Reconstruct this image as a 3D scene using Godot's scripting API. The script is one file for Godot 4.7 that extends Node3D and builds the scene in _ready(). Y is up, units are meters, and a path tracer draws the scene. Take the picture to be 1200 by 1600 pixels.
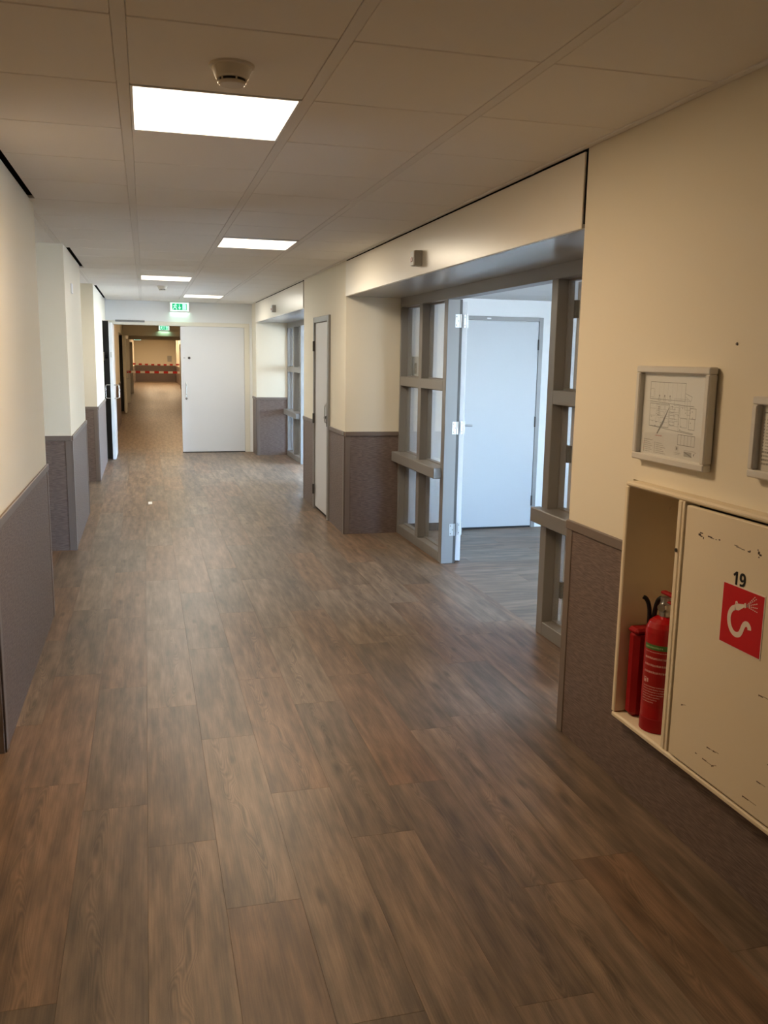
extends Node3D
# Corridor of a care building. Helper coordinates are (x right, y up, d = metres ahead of the camera, so z = -d).

const H := 2.495       # ceiling
const XR := 1.7625     # right wall face
const XL := -0.6075    # left wall face
const XB := 2.2755     # face of the glazed entrances at the back of the right-hand recesses
const DE := 15.248     # fire-door wall at the end

class MB:
	var v := PackedVector3Array()
	var n := PackedVector3Array()
	var uv := PackedVector2Array()
	func tri(a: Vector3, b: Vector3, c: Vector3, out: Vector3) -> void:
		var f := (b - a).cross(c - a)
		if f.dot(out) > 0.0:
			var t := b
			b = c
			c = t
			f = -f
		f = -f.normalized()
		for p in [a, b, c]:
			v.append(p); n.append(f)
			var o := out.abs()
			if o.x >= o.y and o.x >= o.z: uv.append(Vector2(-p.z, -p.y))
			elif o.y >= o.z: uv.append(Vector2(p.x, -p.z))
			else: uv.append(Vector2(p.x, -p.y))
	func quad(a: Vector3, b: Vector3, c: Vector3, d: Vector3, out: Vector3) -> void:
		tri(a, b, c, out); tri(a, c, d, out)
	func bx(x0: float, x1: float, y0: float, y1: float, d0: float, d1: float, ch := 0.0) -> MB:
		var lo := Vector3(minf(x0, x1), minf(y0, y1), -maxf(d0, d1))
		var hi := Vector3(maxf(x0, x1), maxf(y0, y1), -minf(d0, d1))
		var cc := minf(ch, 0.45 * minf(hi.x - lo.x, minf(hi.y - lo.y, hi.z - lo.z)))
		for ax in 3:
			var a1 := (ax + 1) % 3
			var a2 := (ax + 2) % 3
			for s in [0, 1]:
				var out := Vector3.ZERO
				out[ax] = s * 2 - 1
				var p: Array[Vector3] = []
				for k in [[0, 0], [1, 0], [1, 1], [0, 1]]:
					var q := Vector3.ZERO
					q[ax] = hi[ax] if s else lo[ax]
					q[a1] = hi[a1] - cc if k[0] else lo[a1] + cc
					q[a2] = hi[a2] - cc if k[1] else lo[a2] + cc
					p.append(q)
				quad(p[0], p[1], p[2], p[3], out)
			if cc > 0.0:
				for s1 in [0, 1]:
					for s2 in [0, 1]:
						var out2 := Vector3.ZERO
						out2[a1] = s1 * 2 - 1
						out2[a2] = s2 * 2 - 1
						var pa := Vector3.ZERO
						pa[a1] = hi[a1] if s1 else lo[a1]
						pa[a2] = hi[a2] - cc if s2 else lo[a2] + cc
						var pb := Vector3.ZERO
						pb[a1] = hi[a1] - cc if s1 else lo[a1] + cc
						pb[a2] = hi[a2] if s2 else lo[a2]
						var e := Vector3.ZERO
						var g := Vector3.ZERO
						e[ax] = lo[ax] + cc
						g[ax] = hi[ax] - cc
						quad(pa + e, pa + g, pb + g, pb + e, out2)
		if cc > 0.0:
			for sx in [0, 1]:
				for sy in [0, 1]:
					for sz in [0, 1]:
						var f := Vector3(hi.x if sx else lo.x, hi.y if sy else lo.y, hi.z if sz else lo.z)
						var i := f - Vector3(cc if sx else -cc, cc if sy else -cc, cc if sz else -cc)
						tri(Vector3(f.x, i.y, i.z), Vector3(i.x, f.y, i.z), Vector3(i.x, i.y, f.z), Vector3(sx * 2 - 1, sy * 2 - 1, sz * 2 - 1))
		return self
	func lathe(prof: Array, at: Vector3, seg := 32, dir := Vector3.UP) -> MB:
		# prof: [radius, height] pairs along dir; turned round it
		var b := Basis.IDENTITY
		if dir.abs() != Vector3.UP or dir.y < 0.0:
			var side := dir.cross(Vector3(0.123, 0.456, 0.789)).normalized()
			b = Basis(side, dir, side.cross(dir))
		for i in prof.size() - 1:
			var r0: float = prof[i][0]
			var h0: float = prof[i][1]
			var r1: float = prof[i + 1][0]
			var h1: float = prof[i + 1][1]
			var nr := Vector2(h1 - h0, r0 - r1).normalized()
			for k in seg:
				var a := TAU * k / seg
				var c := TAU * (k + 1) / seg
				var pts := [[a, r0, h0, 0], [c, r0, h0, 1], [c, r1, h1, 1], [a, r1, h1, 0]]
				for t in [[0, 1, 2], [0, 2, 3]]:
					var w: Array[Vector3] = []
					var nn: Array[Vector3] = []
					var uu: Array[Vector2] = []
					for j in t:
						var q: Array = pts[j]
						w.append(at + b * Vector3(cos(q[0]) * q[1], q[2], sin(q[0]) * q[1]))
						nn.append(b * Vector3(cos(q[0]) * nr.x, nr.y, sin(q[0]) * nr.x))
						uu.append(Vector2(float(k + q[3]) / seg, q[2]))
					if (w[1] - w[0]).cross(w[2] - w[0]).dot(nn[0] + nn[1] + nn[2]) > 0.0:
						w = [w[0], w[2], w[1]]
						nn = [nn[0], nn[2], nn[1]]
						uu = [uu[0], uu[2], uu[1]]
					for j in 3:
						v.append(w[j]); n.append(nn[j]); uv.append(uu[j])
		return self
	func tube(pts: Array, r: float, seg := 10) -> MB:
		var rings := []
		for i in pts.size():
			var a: Vector3 = pts[maxi(i - 1, 0)]
			var b: Vector3 = pts[mini(i + 1, pts.size() - 1)]
			var t := (b - a).normalized()
			var s := t.cross(Vector3(0.31, 0.17, 0.93)).normalized()
			var u := s.cross(t)
			var ring := []
			for k in seg:
				var o := s * cos(TAU * k / seg) + u * sin(TAU * k / seg)
				ring.append([pts[i] + o * r, o])
			rings.append(ring)
		for i in rings.size() - 1:
			for k in seg:
				var m := (k + 1) % seg
				var q := [rings[i][k], rings[i][m], rings[i + 1][m], rings[i + 1][k]]
				for t in [[0, 1, 2], [0, 2, 3]]:
					var x: Array = q[t[0]]
					var y: Array = q[t[1]]
					var z: Array = q[t[2]]
					if (y[0] - x[0]).cross(z[0] - x[0]).dot(x[1] + y[1] + z[1]) > 0.0:
						var w := y
						y = z
						z = w
					for p in [x, y, z]:
						v.append(p[0]); n.append(p[1]); uv.append(Vector2.ZERO)
		for e in [0, rings.size() - 1]:
			var out: Vector3 = (pts[e] - pts[1 if e == 0 else e - 1]).normalized()
			for k in seg:
				tri(pts[e], rings[e][k][0], rings[e][(k + 1) % seg][0], out)
		return self
	func flat(poly: PackedVector2Array, x: float, t: float) -> MB:
		# a filled shape (d, y) on the plane x, looking towards -x, t thick
		var ix := Geometry2D.triangulate_polygon(poly)
		for i in range(0, ix.size(), 3):
			var p: Array[Vector3] = []
			for j in 3: p.append(Vector3(x - t, poly[ix[i + j]].y, -poly[ix[i + j]].x))
			tri(p[0], p[1], p[2], Vector3.LEFT)
		return self
	func xf(m: Transform3D) -> MB:
		for i in v.size():
			v[i] = m * v[i]
			n[i] = (m.basis * n[i]).normalized()
		return self

var used := {}
func numbered(called: String) -> String:
	var k: int = used.get(called, 0)
	used[called] = k + 1
	return called if k == 0 else "%s_%03d" % [called, k]

func origin_of(p: Node) -> Vector3:
	var o := Vector3.ZERO
	while p is Node3D and p != self:
		o += p.position
		p = p.get_parent()
	return o

func obj(called: String, mb: MB, m: Material, parent: Node = self) -> MeshInstance3D:
	var box := AABB(mb.v[0], Vector3.ZERO)
	for p in mb.v: box = box.expand(p)
	var o := Vector3(box.get_center().x, box.position.y, box.get_center().z)
	var vs := PackedVector3Array()
	vs.resize(mb.v.size())
	for i in mb.v.size(): vs[i] = mb.v[i] - o
	var a := []
	a.resize(Mesh.ARRAY_MAX)
	a[Mesh.ARRAY_VERTEX] = vs
	a[Mesh.ARRAY_NORMAL] = mb.n
	a[Mesh.ARRAY_TEX_UV] = mb.uv
	var me := ArrayMesh.new()
	me.add_surface_from_arrays(Mesh.PRIMITIVE_TRIANGLES, a)
	me.surface_set_material(0, m)
	var mi := MeshInstance3D.new()
	mi.mesh = me
	mi.name = numbered(called) if parent == self else called
	mi.cast_shadow = GeometryInstance3D.SHADOW_CASTING_SETTING_ON
	mi.position = o - origin_of(parent)
	parent.add_child(mi, true)
	return mi

func tag(o: Node, label: String, category: String, group := "", kind := "") -> Node:
	o.set_meta("label", label)
	o.set_meta("category", category)
	if group: o.set_meta("group", group)
	if kind: o.set_meta("kind", kind)
	return o

func struct(called: String, mb: MB, m: Material, label: String, category: String) -> MeshInstance3D:
	var o := obj(called, mb, m)
	tag(o, label, category, "", "structure")
	return o

func thing(called: String, x: float, y: float, d: float, label: String, category: String, group := "", kind := "") -> Node3D:
	var o := Node3D.new()
	o.name = numbered(called)
	o.position = Vector3(x, y, -d)
	add_child(o, true)
	tag(o, label, category, group, kind)
	return o

func box(x0: float, x1: float, y0: float, y1: float, d0: float, d1: float, ch := 0.0) -> MB:
	return MB.new().bx(x0, x1, y0, y1, d0, d1, ch)

# ---------------------------------------------------------------- materials
func mat(c: Color, rough: float, spec := 0.5, metal := 0.0) -> StandardMaterial3D:
	var m := StandardMaterial3D.new()
	m.albedo_color = c
	m.roughness = rough
	m.metallic_specular = spec
	m.metallic = metal
	return m

func rgb(r: int, g: int, b: int) -> Color:
	return Color(r / 255.0, g / 255.0, b / 255.0)

func glow(c: Color, e: float) -> StandardMaterial3D:
	var m := mat(rgb(235, 235, 230), 0.5)
	m.emission_enabled = true
	m.emission = c
	m.emission_energy_multiplier = e
	return m

func textured(img: Image, rough: float, tint := Color.WHITE) -> StandardMaterial3D:
	var m := mat(tint, rough)
	m.albedo_texture = ImageTexture.create_from_image(img)
	return m

func noise(s: int, oct := 3) -> FastNoiseLite:
	var f := FastNoiseLite.new()
	f.seed = s
	f.noise_type = FastNoiseLite.TYPE_SIMPLEX_SMOOTH
	f.frequency = 1.0
	f.fractal_octaves = oct
	f.fractal_type = FastNoiseLite.FRACTAL_FBM
	return f

const TW := 144
const TH := 768
func wood_image(s: int) -> Image:
	var a := noise(s, 2)
	var b := noise(s + 50, 2)
	var c2 := noise(s + 90, 3)
	var rng := RandomNumberGenerator.new()
	rng.seed = s * 7 + 3
	var knots := []
	for i in rng.randi_range(0, 2): knots.append([rng.randf_range(0.1, 0.9), rng.randf(), rng.randf_range(0.012, 0.032)])
	var lean := rng.randf_range(-1.2, 1.2)
	var cath := rng.randf_range(0.6, 1.0)
	var cath_on := 1.0 if s % 2 == 0 else 0.35
	var data := PackedByteArray()
	data.resize(TW * TH * 3)
	var dark := Vector3(85, 72, 58)
	var light := Vector3(157, 133, 111)
	var at := 0
	for y in TH:
		var v := float(y) / TH
		var mid := 0.5 + 0.22 * sin(v * 3.3 + s) + 0.10 * a.get_noise_2d(7.0, v * 3.0)
		for x in TW:
			var u := float(x) / TW
			var low := a.get_noise_2d(u * 2.7 + 11.0, v * 1.9)
			var mott := c2.get_noise_2d(u * 6.0, v * 5.5)
			var fib := b.get_noise_2d(u * 34.0, v * 3.5)
			var q := u - mid
			var r := q * q * 40.0 + v * (3.0 + lean) + low * 0.55
			var ring := absf(fposmod(r * 4.5, 1.0) - 0.5) * 2.0
			var w := exp(-q * q * 30.0) * cath
			var t := 0.50 + 0.38 * low + 0.24 * mott + 0.17 * fib + 0.46 * (ring - 0.5) * w * cath_on + rng.randf_range(-0.05, 0.05)
			for k in knots:
				var dx: float = (u - k[0]) * 0.2275
				var dy: float = (v - k[1]) * 1.22 * 0.35
				var d: float = sqrt(dx * dx + dy * dy) / k[2]
				if d < 1.0: t -= 0.5 * (1.0 - d)
			t = clampf(t, 0.0, 1.0)
			var c := dark.lerp(light, t)
			data[at] = int(c.x); data[at + 1] = int(c.y); data[at + 2] = int(c.z)
			at += 3
	return Image.create_from_data(TW, TH, false, Image.FORMAT_RGB8, data)

func weave_image() -> Image:
	# vinyl wall covering: short horizontal threads
	var a := noise(5, 2)
	var data := PackedByteArray()
	data.resize(384 * 384 * 3)
	var rng := RandomNumberGenerator.new()
	rng.seed = 9
	var at := 0
	for y in 384:
		for x in 384:
			var t := 0.5 + 0.55 * a.get_noise_2d(x * 0.013, y * 0.20) + rng.randf_range(-0.06, 0.06)
			var c := Vector3(82, 69, 63).lerp(Vector3(138, 120, 111), clampf(t, 0.0, 1.0))
			data[at] = int(c.x); data[at + 1] = int(c.y); data[at + 2] = int(c.z)
			at += 3
	return Image.create_from_data(384, 384, false, Image.FORMAT_RGB8, data)

func line(img: Image, x0: float, y0: float, x1: float, y1: float, c: Color, w := 2) -> void:
	var k := int(maxf(absf(x1 - x0), absf(y1 - y0))) + 1
	for i in k + 1:
		var p := Vector2(x0, y0).lerp(Vector2(x1, y1), float(i) / k)
		img.fill_rect(Rect2i(int(p.x), int(p.y), w, w), c)

func frame_rect(img: Image, x: int, y: int, w: int, h: int, c: Color, t := 2) -> void:
	line(img, x, y, x + w, y, c, t); line(img, x, y + h, x + w, y + h, c, t)
	line(img, x, y, x, y + h, c, t); line(img, x + w, y, x + w, y + h, c, t)

func dashes(img: Image, x: int, y: int, w: int, h: int, c: Color, rng: RandomNumberGenerator) -> void:
	# a line of print too small to read
	var at := x
	while at < x + w:
		var l := rng.randi_range(3, 9)
		img.fill_rect(Rect2i(at, y + rng.randi_range(0, 1), mini(l, x + w - at), h), c)
		at += l + rng.randi_range(2, 4)

func plan_image() -> Image:
	var rng := RandomNumberGenerator.new()
	rng.seed = 4
	var im := Image.create(800, 580, false, Image.FORMAT_RGB8)
	im.fill(rgb(226, 224, 220))
	var k := rgb(60, 56, 54)
	var g := rgb(130, 126, 122)
	# upper block
	frame_rect(im, 88, 62, 440, 120, k, 3)
	for i in 7: line(im, 150 + i * 55, 62, 150 + i * 55, 182, g, 1)
	frame_rect(im, 92, 110, 46, 60, g, 2)
	line(im, 528, 130, 610, 150, k); line(im, 610, 150, 604, 176, k); line(im, 528, 150, 600, 182, g)
	frame_rect(im, 400, 170, 160, 46, g)
	frame_rect(im, 530, 180, 62, 60, g)
	for x in [210, 278, 345]:
		line(im, x, 160, x - 14, 192, k); line(im, x, 160, x + 14, 192, k); line(im, x - 14, 192, x + 14, 192, g)
		im.fill_rect(Rect2i(x - 6, 152, 12, 10), k)
	line(im, 88, 200, 640, 214, k, 3)
	# middle block
	frame_rect(im, 96, 214, 250, 160, k, 3)
	for y in [250, 300, 336]: line(im, 96, y, 170, y, g)
	for i in 9: frame_rect(im, 180 + (i % 3) * 56, 222 + (i / 3) * 44, 40 + (i * 7) % 14, 32, g, 2)
	for i in 5: line(im, 200, 236 + i * 14, 226, 236 + i * 14, k, 4)
	for i in 6: frame_rect(im, 356 + (i % 2) * 60, 228 + (i / 2) * 48, 48, 36, g, 2)
	for i in 6: line(im, 356, 244 + i * 22, 420, 244 + i * 22, k, 2)
	frame_rect(im, 480, 226, 90, 70, g, 2); frame_rect(im, 490, 300, 80, 60, k, 2)
	line(im, 96, 374, 640, 400, k, 3); line(im, 470, 214, 470, 396, k, 2)
	frame_rect(im, 596, 226, 70, 70, k, 3); frame_rect(im, 590, 296, 70, 72, k, 3); frame_rect(im, 560, 214, 40, 60, g, 2)
	line(im, 480, 384, 650, 394, k, 3)
	for i in 26: im.fill_rect(Rect2i(rng.randi_range(110, 640), rng.randi_range(210, 380), 7, 6), k)
	# lower right bays
	frame_rect(im, 474, 410, 200, 70, k, 3)
	for i in 4: line(im, 514 + i * 40, 410, 514 + i * 40, 480, k, 2)
	# the long pointer and its words
	for i in 110:
		var t := i / 110.0
		var w := int(2 + 22.0 * (1.0 - absf(t - 0.35) * 1.55))
		im.fill_rect(Rect2i(int(lerpf(206, 352, t)), int(lerpf(424, 222, t)), maxi(w, 1), 3), rgb(54, 44, 46))
	dashes(im, 190, 436, 84, 7, rgb(178, 96, 92), rng)
	# legend
	for i in 6:
		im.fill_rect(Rect2i(42, 488 + i * 14, 8, 8), [k, rgb(160, 60, 55), rgb(70, 110, 70)][i % 3])
		dashes(im, 62, 490 + i * 14, 60 + (i * 17) % 40, 4, g, rng)
		im.fill_rect(Rect2i(186, 488 + i * 14, 7, 7), g)
		dashes(im, 210, 490 + i * 14, 70 + (i * 23) % 60, 4, g, rng)
	dashes(im, 40, 474, 120, 5, g, rng)
	frame_rect(im, 455, 494, 34, 30, g, 2); im.fill_rect(Rect2i(462, 500, 20, 18), g)
	dashes(im, 440, 536, 80, 4, g, rng); dashes(im, 446, 546, 60, 4, g, rng)
	im.fill_rect(Rect2i(560, 520, 90, 34), rgb(170, 166, 160)); line(im, 560, 522, 650, 548, rgb(110, 106, 100), 5)
	dashes(im, 560, 510, 130, 3, g, rng); im.fill_rect(Rect2i(672, 528, 8, 14), k); line(im, 672, 530, 700, 516, g)
	return im

func notice_image() -> Image:
	var rng := RandomNumberGenerator.new()
	rng.seed = 14
	var im := Image.create(560, 400, false, Image.FORMAT_RGB8)
	im.fill(rgb(224, 218, 210))
	dashes(im, 20, 40, 220, 9, rgb(90, 80, 76), rng)
	for i in 10:
		im.fill_rect(Rect2i(22, 84 + i * 20, 7, 8), rgb(96, 84, 80))
		dashes(im, 44, 86 + i * 20, 180 + (i * 61) % 240, 6, rgb(110, 100, 94), rng)
	for i in 4: dashes(im, 22, 280 + i * 24, 260 + (i * 50) % 120, 12, rgb(70, 62, 58), rng)
	return im

func cabinet_door_image() -> Image:
	# cream paint with the scuffs and chips that trolleys left
	var im := Image.create(402, 510, false, Image.FORMAT_RGB8)   # 0.67 m by 0.85 m
	var rng := RandomNumberGenerator.new()
	rng.seed = 21
	im.fill(rgb(228, 214, 187))
	for i in 5200:
		var d := rng.randi_range(-4, 4)
		im.set_pixel(rng.randi_range(0, 401), rng.randi_range(0, 509), Color8(228 + d, 214 + d, 187 + d))
	var k := rgb(58, 44, 34)
	for s in [[46, 47, 8, 4], [50, 44, 10, 2], [52, 50, 7, 2], [61, 51, 3, 4], [76, 46, 14, 2], [84, 48, 12, 1], [100, 48, 5, 1], [110, 46, 5, 2], [157, 47, 12, 1], [162, 49, 16, 1], [178, 50, 10, 1], [196, 50, 7, 2], [201, 48, 3, 3], [224, 45, 5, 5], [228, 49, 6, 3], [226, 54, 3, 2], [222, 42, 3, 2]]:
		im.fill_rect(Rect2i(s[0], s[1], s[2], s[3]), k)
	for s in [[127, 444, 22, -1], [147, 443, 17, -2], [92, 470, 6, 0], [116, 471, 30, 2], [146, 473, 14, -6], [276, 442, 23, 0], [242, 487, 38, -1], [260, 291, 26, -2], [33, 395, 14, -4], [300, 400, 22, 3], [318, 468, 30, 0]]:
		line(im, s[0], s[1], s[0] + s[2], s[1] + s[3], rgb(122, 98, 70), 1)
		line(im, s[0], s[1], s[0] + s[2] * 0.4, s[1] + s[3] * 0.4, rgb(86, 66, 46), 2)
	return im

func extinguisher_label_image() -> Image:
	var rng := RandomNumberGenerator.new()
	rng.seed = 31
	var im := Image.create(320, 420, false, Image.FORMAT_RGB8)
	im.fill(rgb(160, 14, 18))
	im.fill_rect(Rect2i(0, 10, 320, 34), rgb(70, 112, 52))
	dashes(im, 16, 22, 150, 10, rgb(150, 180, 130), rng)
	var w := rgb(214, 172, 164)
	dashes(im, 16, 56, 260, 5, w, rng)
	for i in 3:
		dashes(im, 16, 92 + i * 46, 200 + (i * 57) % 90, 13, w, rng)
	im.fill_rect(Rect2i(18, 232, 26, 34), w); im.fill_rect(Rect2i(24, 238, 14, 8), rgb(160, 14, 18)); im.fill_rect(Rect2i(52, 236, 14, 26), w)
	for i in 7: dashes(im, 16, 284 + i * 17, 240 - i * 22, 6, w, rng)
	return im

var M := {}
var woods: Array[StandardMaterial3D] = []

func make_materials() -> void:
	M.wall = mat(rgb(232, 224, 205), 0.62, 0.35)
	M.tile = mat(rgb(235, 231, 224), 0.95, 0.2)
	M.runner = mat(rgb(226, 221, 213), 0.6, 0.4)
	M.void = mat(rgb(22, 20, 19), 0.95, 0.1)
	M.lintel = mat(rgb(236, 230, 217), 0.30, 0.5)
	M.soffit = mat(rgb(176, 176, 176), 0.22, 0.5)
	M.frame = mat(rgb(132, 129, 126), 0.38, 0.5)
	M.frame_white = mat(rgb(226, 220, 205), 0.45, 0.5)
	M.door = mat(rgb(222, 222, 222), 0.42, 0.5)
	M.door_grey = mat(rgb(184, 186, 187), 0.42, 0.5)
	M.white = mat(rgb(232, 232, 230), 0.5, 0.4)
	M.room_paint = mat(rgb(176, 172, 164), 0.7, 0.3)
	M.cap = mat(rgb(118, 106, 98), 0.45, 0.4)
	M.black_panel = mat(rgb(30, 31, 31), 0.35, 0.5)
	M.steel = mat(rgb(186, 186, 184), 0.32, 0.5, 0.9)
	M.alu = mat(rgb(214, 211, 205), 0.40, 0.5, 0.1)
	M.chrome = mat(rgb(210, 210, 208), 0.18, 0.5, 1.0)
	M.cream = mat(rgb(228, 214, 187), 0.5, 0.45)
	M.red = mat(rgb(168, 12, 18), 0.28, 0.5)
	M.red_matt = mat(rgb(150, 14, 20), 0.5, 0.4)
	M.black = mat(rgb(24, 23, 23), 0.55, 0.4)
	M.dark_metal = mat(rgb(70, 66, 62), 0.5, 0.5, 0.4)
	M.plastic = mat(rgb(214, 206, 190), 0.4, 0.45)
	M.grey_box = mat(rgb(176, 174, 168), 0.45, 0.45)
	M.sign_red = mat(rgb(196, 16, 24), 0.42, 0.45)
	M.sign_white = mat(rgb(228, 214, 200), 0.5, 0.4)
	M.red_led = mat(rgb(140, 26, 20), 0.3, 0.5)
	M.paper = mat(rgb(240, 238, 232), 0.8, 0.2)
	M.tape_red = mat(rgb(186, 40, 36), 0.5, 0.4)
	M.tape_white = mat(rgb(226, 214, 200), 0.5, 0.4)
	var wv := weave_image()
	M.weave = textured(wv, 0.55)
	M.weave.uv1_scale = Vector3(2.6, 2.6, 1)
	M.weave.heightmap_enabled = false
	M.panel_glow = glow(Color(1.0, 0.93, 0.84), 3.2)
	M.sign_glow = glow(Color(0.88, 1.0, 0.94), 1.25)
	M.sign_green = glow(Color(0.0, 0.68, 0.45), 1.0)
	M.sign_green.albedo_color = rgb(0, 120, 74)
	var g := StandardMaterial3D.new()
	g.albedo_color = Color(0.93, 0.97, 0.96, 0.06)
	g.transparency = BaseMaterial3D.TRANSPARENCY_ALPHA
	g.roughness = 0.03
	M.glass = g
	for i in 8:
		var im := wood_image(100 + i * 13)
		for t in [Color(0.90, 0.90, 0.90), Color(1, 1, 1), Color(0.97, 0.92, 0.88)]:
			woods.append(textured(im, 0.40, t))

# ---------------------------------------------------------------- floor planks
const PW := 0.2275
const PL := 1.22
func plank(parent: Node, x0: float, x1: float, d0: float, d1: float, rng: RandomNumberGenerator, along_x := false, called := "plank") -> MeshInstance3D:
	var mb := plank_mb(x0, x1, d0, d1, rng, along_x)
	return obj(called, mb, woods[rng.randi_range(0, woods.size() - 1)], parent)

func plank_mb(x0: float, x1: float, d0: float, d1: float, rng: RandomNumberGenerator, along_x := false) -> MB:
	var g := 0.0002
	var mb := box(x0 + g, x1 - g, -0.006, 0.0, d0 + g, d1 - g, 0.0004)
	var vf := rng.randf() < 0.5
	var fl := -1.0 if rng.randf() < 0.5 else 1.0
	for i in mb.v.size():
		var p := mb.v[i]
		if along_x: mb.uv[i] = Vector2((-p.z - d0) / PW * fl, clampf((p.x - x0) / PL, 0.002, 0.998))
		else: mb.uv[i] = Vector2((p.x - x0) / PW * fl, clampf((-p.z - d0) / PL, 0.002, 0.998))
		if vf: mb.uv[i].y = 1.0 - mb.uv[i].y
	return mb

# ---------------------------------------------------------------- walls
func wainscot(w: Node, side: String, fixed: float, a: float, b: float, ends := [true, true]) -> void:
	# vinyl panel, cap rail and corner strips on a wall face; side is the way the face looks (-x, +x, -d)
	var t := 0.005
	var caps := 0.014
	match side:
		"-x":
			obj("wainscot_panel", box(fixed - t, fixed, 0, 0.925, a, b), M.weave, w)
			obj("cap_rail", box(fixed - caps, fixed, 0.925, 0.965, a - 0.0, b, 0.003), M.cap, w)
			if ends[0]: obj("corner_strip", box(fixed - t - 0.004, fixed - 0.0, 0, 0.925, a, a + 0.05, 0.002), M.cap, w)
			if ends[1]: obj("corner_strip", box(fixed - t - 0.004, fixed - 0.0, 0, 0.925, b - 0.05, b, 0.002), M.cap, w)
		"+x":
			obj("wainscot_panel", box(fixed, fixed + t, 0, 0.925, a, b), M.weave, w)
			obj("cap_rail", box(fixed, fixed + caps, 0.925, 0.965, a, b, 0.003), M.cap, w)
			if ends[0]: obj("corner_strip", box(fixed, fixed + t + 0.004, 0, 0.925, a, a + 0.05, 0.002), M.cap, w)
			if ends[1]: obj("corner_strip", box(fixed, fixed + t + 0.004, 0, 0.925, b - 0.05, b, 0.002), M.cap, w)
		"-d":
			obj("wainscot_panel", box(a, b, 0, 0.925, fixed - t, fixed), M.weave, w)
			obj("cap_rail", box(a, b, 0.925, 0.965, fixed - caps, fixed, 0.003), M.cap, w)
			if ends[0]: obj("corner_strip", box(a, a + 0.05, 0, 0.925, fixed - t - 0.004, fixed, 0.002), M.cap, w)
			if ends[1]: obj("corner_strip", box(b - 0.05, b, 0, 0.925, fixed - t - 0.004, fixed, 0.002), M.cap, w)

# ---------------------------------------------------------------- fittings
func ceiling_light(x0: float, d0: float, label: String, group := "square ceiling light panels", tint := LAMP) -> void:
	var t := thing("ceiling_light", x0 + 0.281, H - 0.004, d0 + 0.3, label, "ceiling light", group)
	var x1 := x0 + 0.562
	var d1 := d0 + 0.6
	var f := MB.new()
	var y0 := H - 0.003
	f.bx(x0 + 0.001, x0 + 0.010, y0, H + 0.03, d0 + 0.002, d1 - 0.002)
	f.bx(x1 - 0.010, x1 - 0.001, y0, H + 0.03, d0 + 0.002, d1 - 0.002)
	f.bx(x0 + 0.010, x1 - 0.010, y0, H + 0.03, d0 + 0.002, d0 + 0.011)
	f.bx(x0 + 0.010, x1 - 0.010, y0, H + 0.03, d1 - 0.011, d1 - 0.002)
	obj("frame", f, M.white, t)
	obj("diffuser", box(x0 + 0.010, x1 - 0.010, H - 0.001, H + 0.01, d0 + 0.011, d1 - 0.011), M.panel_glow, t)
	var l := AreaLight3D.new()
	l.name = "panel_light"
	l.area_size = Vector2(0.54, 0.57)
	l.area_normalize_energy = true
	l.light_color = tint
	l.light_energy = LAMP_POWER * (0.6 if d0 > 18.0 else 1.0)   # the distant corridor burns dimmer tubes
	l.area_range = 40.0
	l.area_attenuation = 2.0
	l.shadow_enabled = true
	l.rotation_degrees = Vector3(-90, 0, 0)
	l.position = Vector3(0, -0.004, 0)
	t.add_child(l, true)

func smoke_detector(x: float, d: float, label: String) -> void:
	var t := thing("smoke_detector", x, H - 0.056, d, label, "smoke detector", "ceiling smoke detectors")
	var c := Vector3(x, H, -d)
	obj("base", MB.new().lathe([[0.0, -0.008], [0.060, -0.008], [0.067, -0.006], [0.068, 0.0]], c, 40), M.plastic, t)
	obj("housing", MB.new().lathe([[0.036, -0.040], [0.046, -0.040], [0.050, -0.036], [0.059, -0.012], [0.060, -0.007]], c, 40), M.plastic, t)
	obj("sensor_slot", MB.new().lathe([[0.037, -0.048], [0.040, -0.048], [0.041, -0.040], [0.041, -0.037]], c, 40), M.black, t)
	var ring := MB.new().lathe([[0.0, -0.056], [0.036, -0.056], [0.041, -0.053], [0.043, -0.049], [0.041, -0.047], [0.0, -0.047]], c, 40)
	for k in 6:
		var a := TAU * k / 6 + 0.3
		ring.tube([c + Vector3(cos(a) * 0.0415, -0.049, sin(a) * 0.0415), c + Vector3(cos(a) * 0.043, -0.038, sin(a) * 0.043)], 0.003, 6)
	obj("cover_cap", ring, M.plastic, t)

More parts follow.
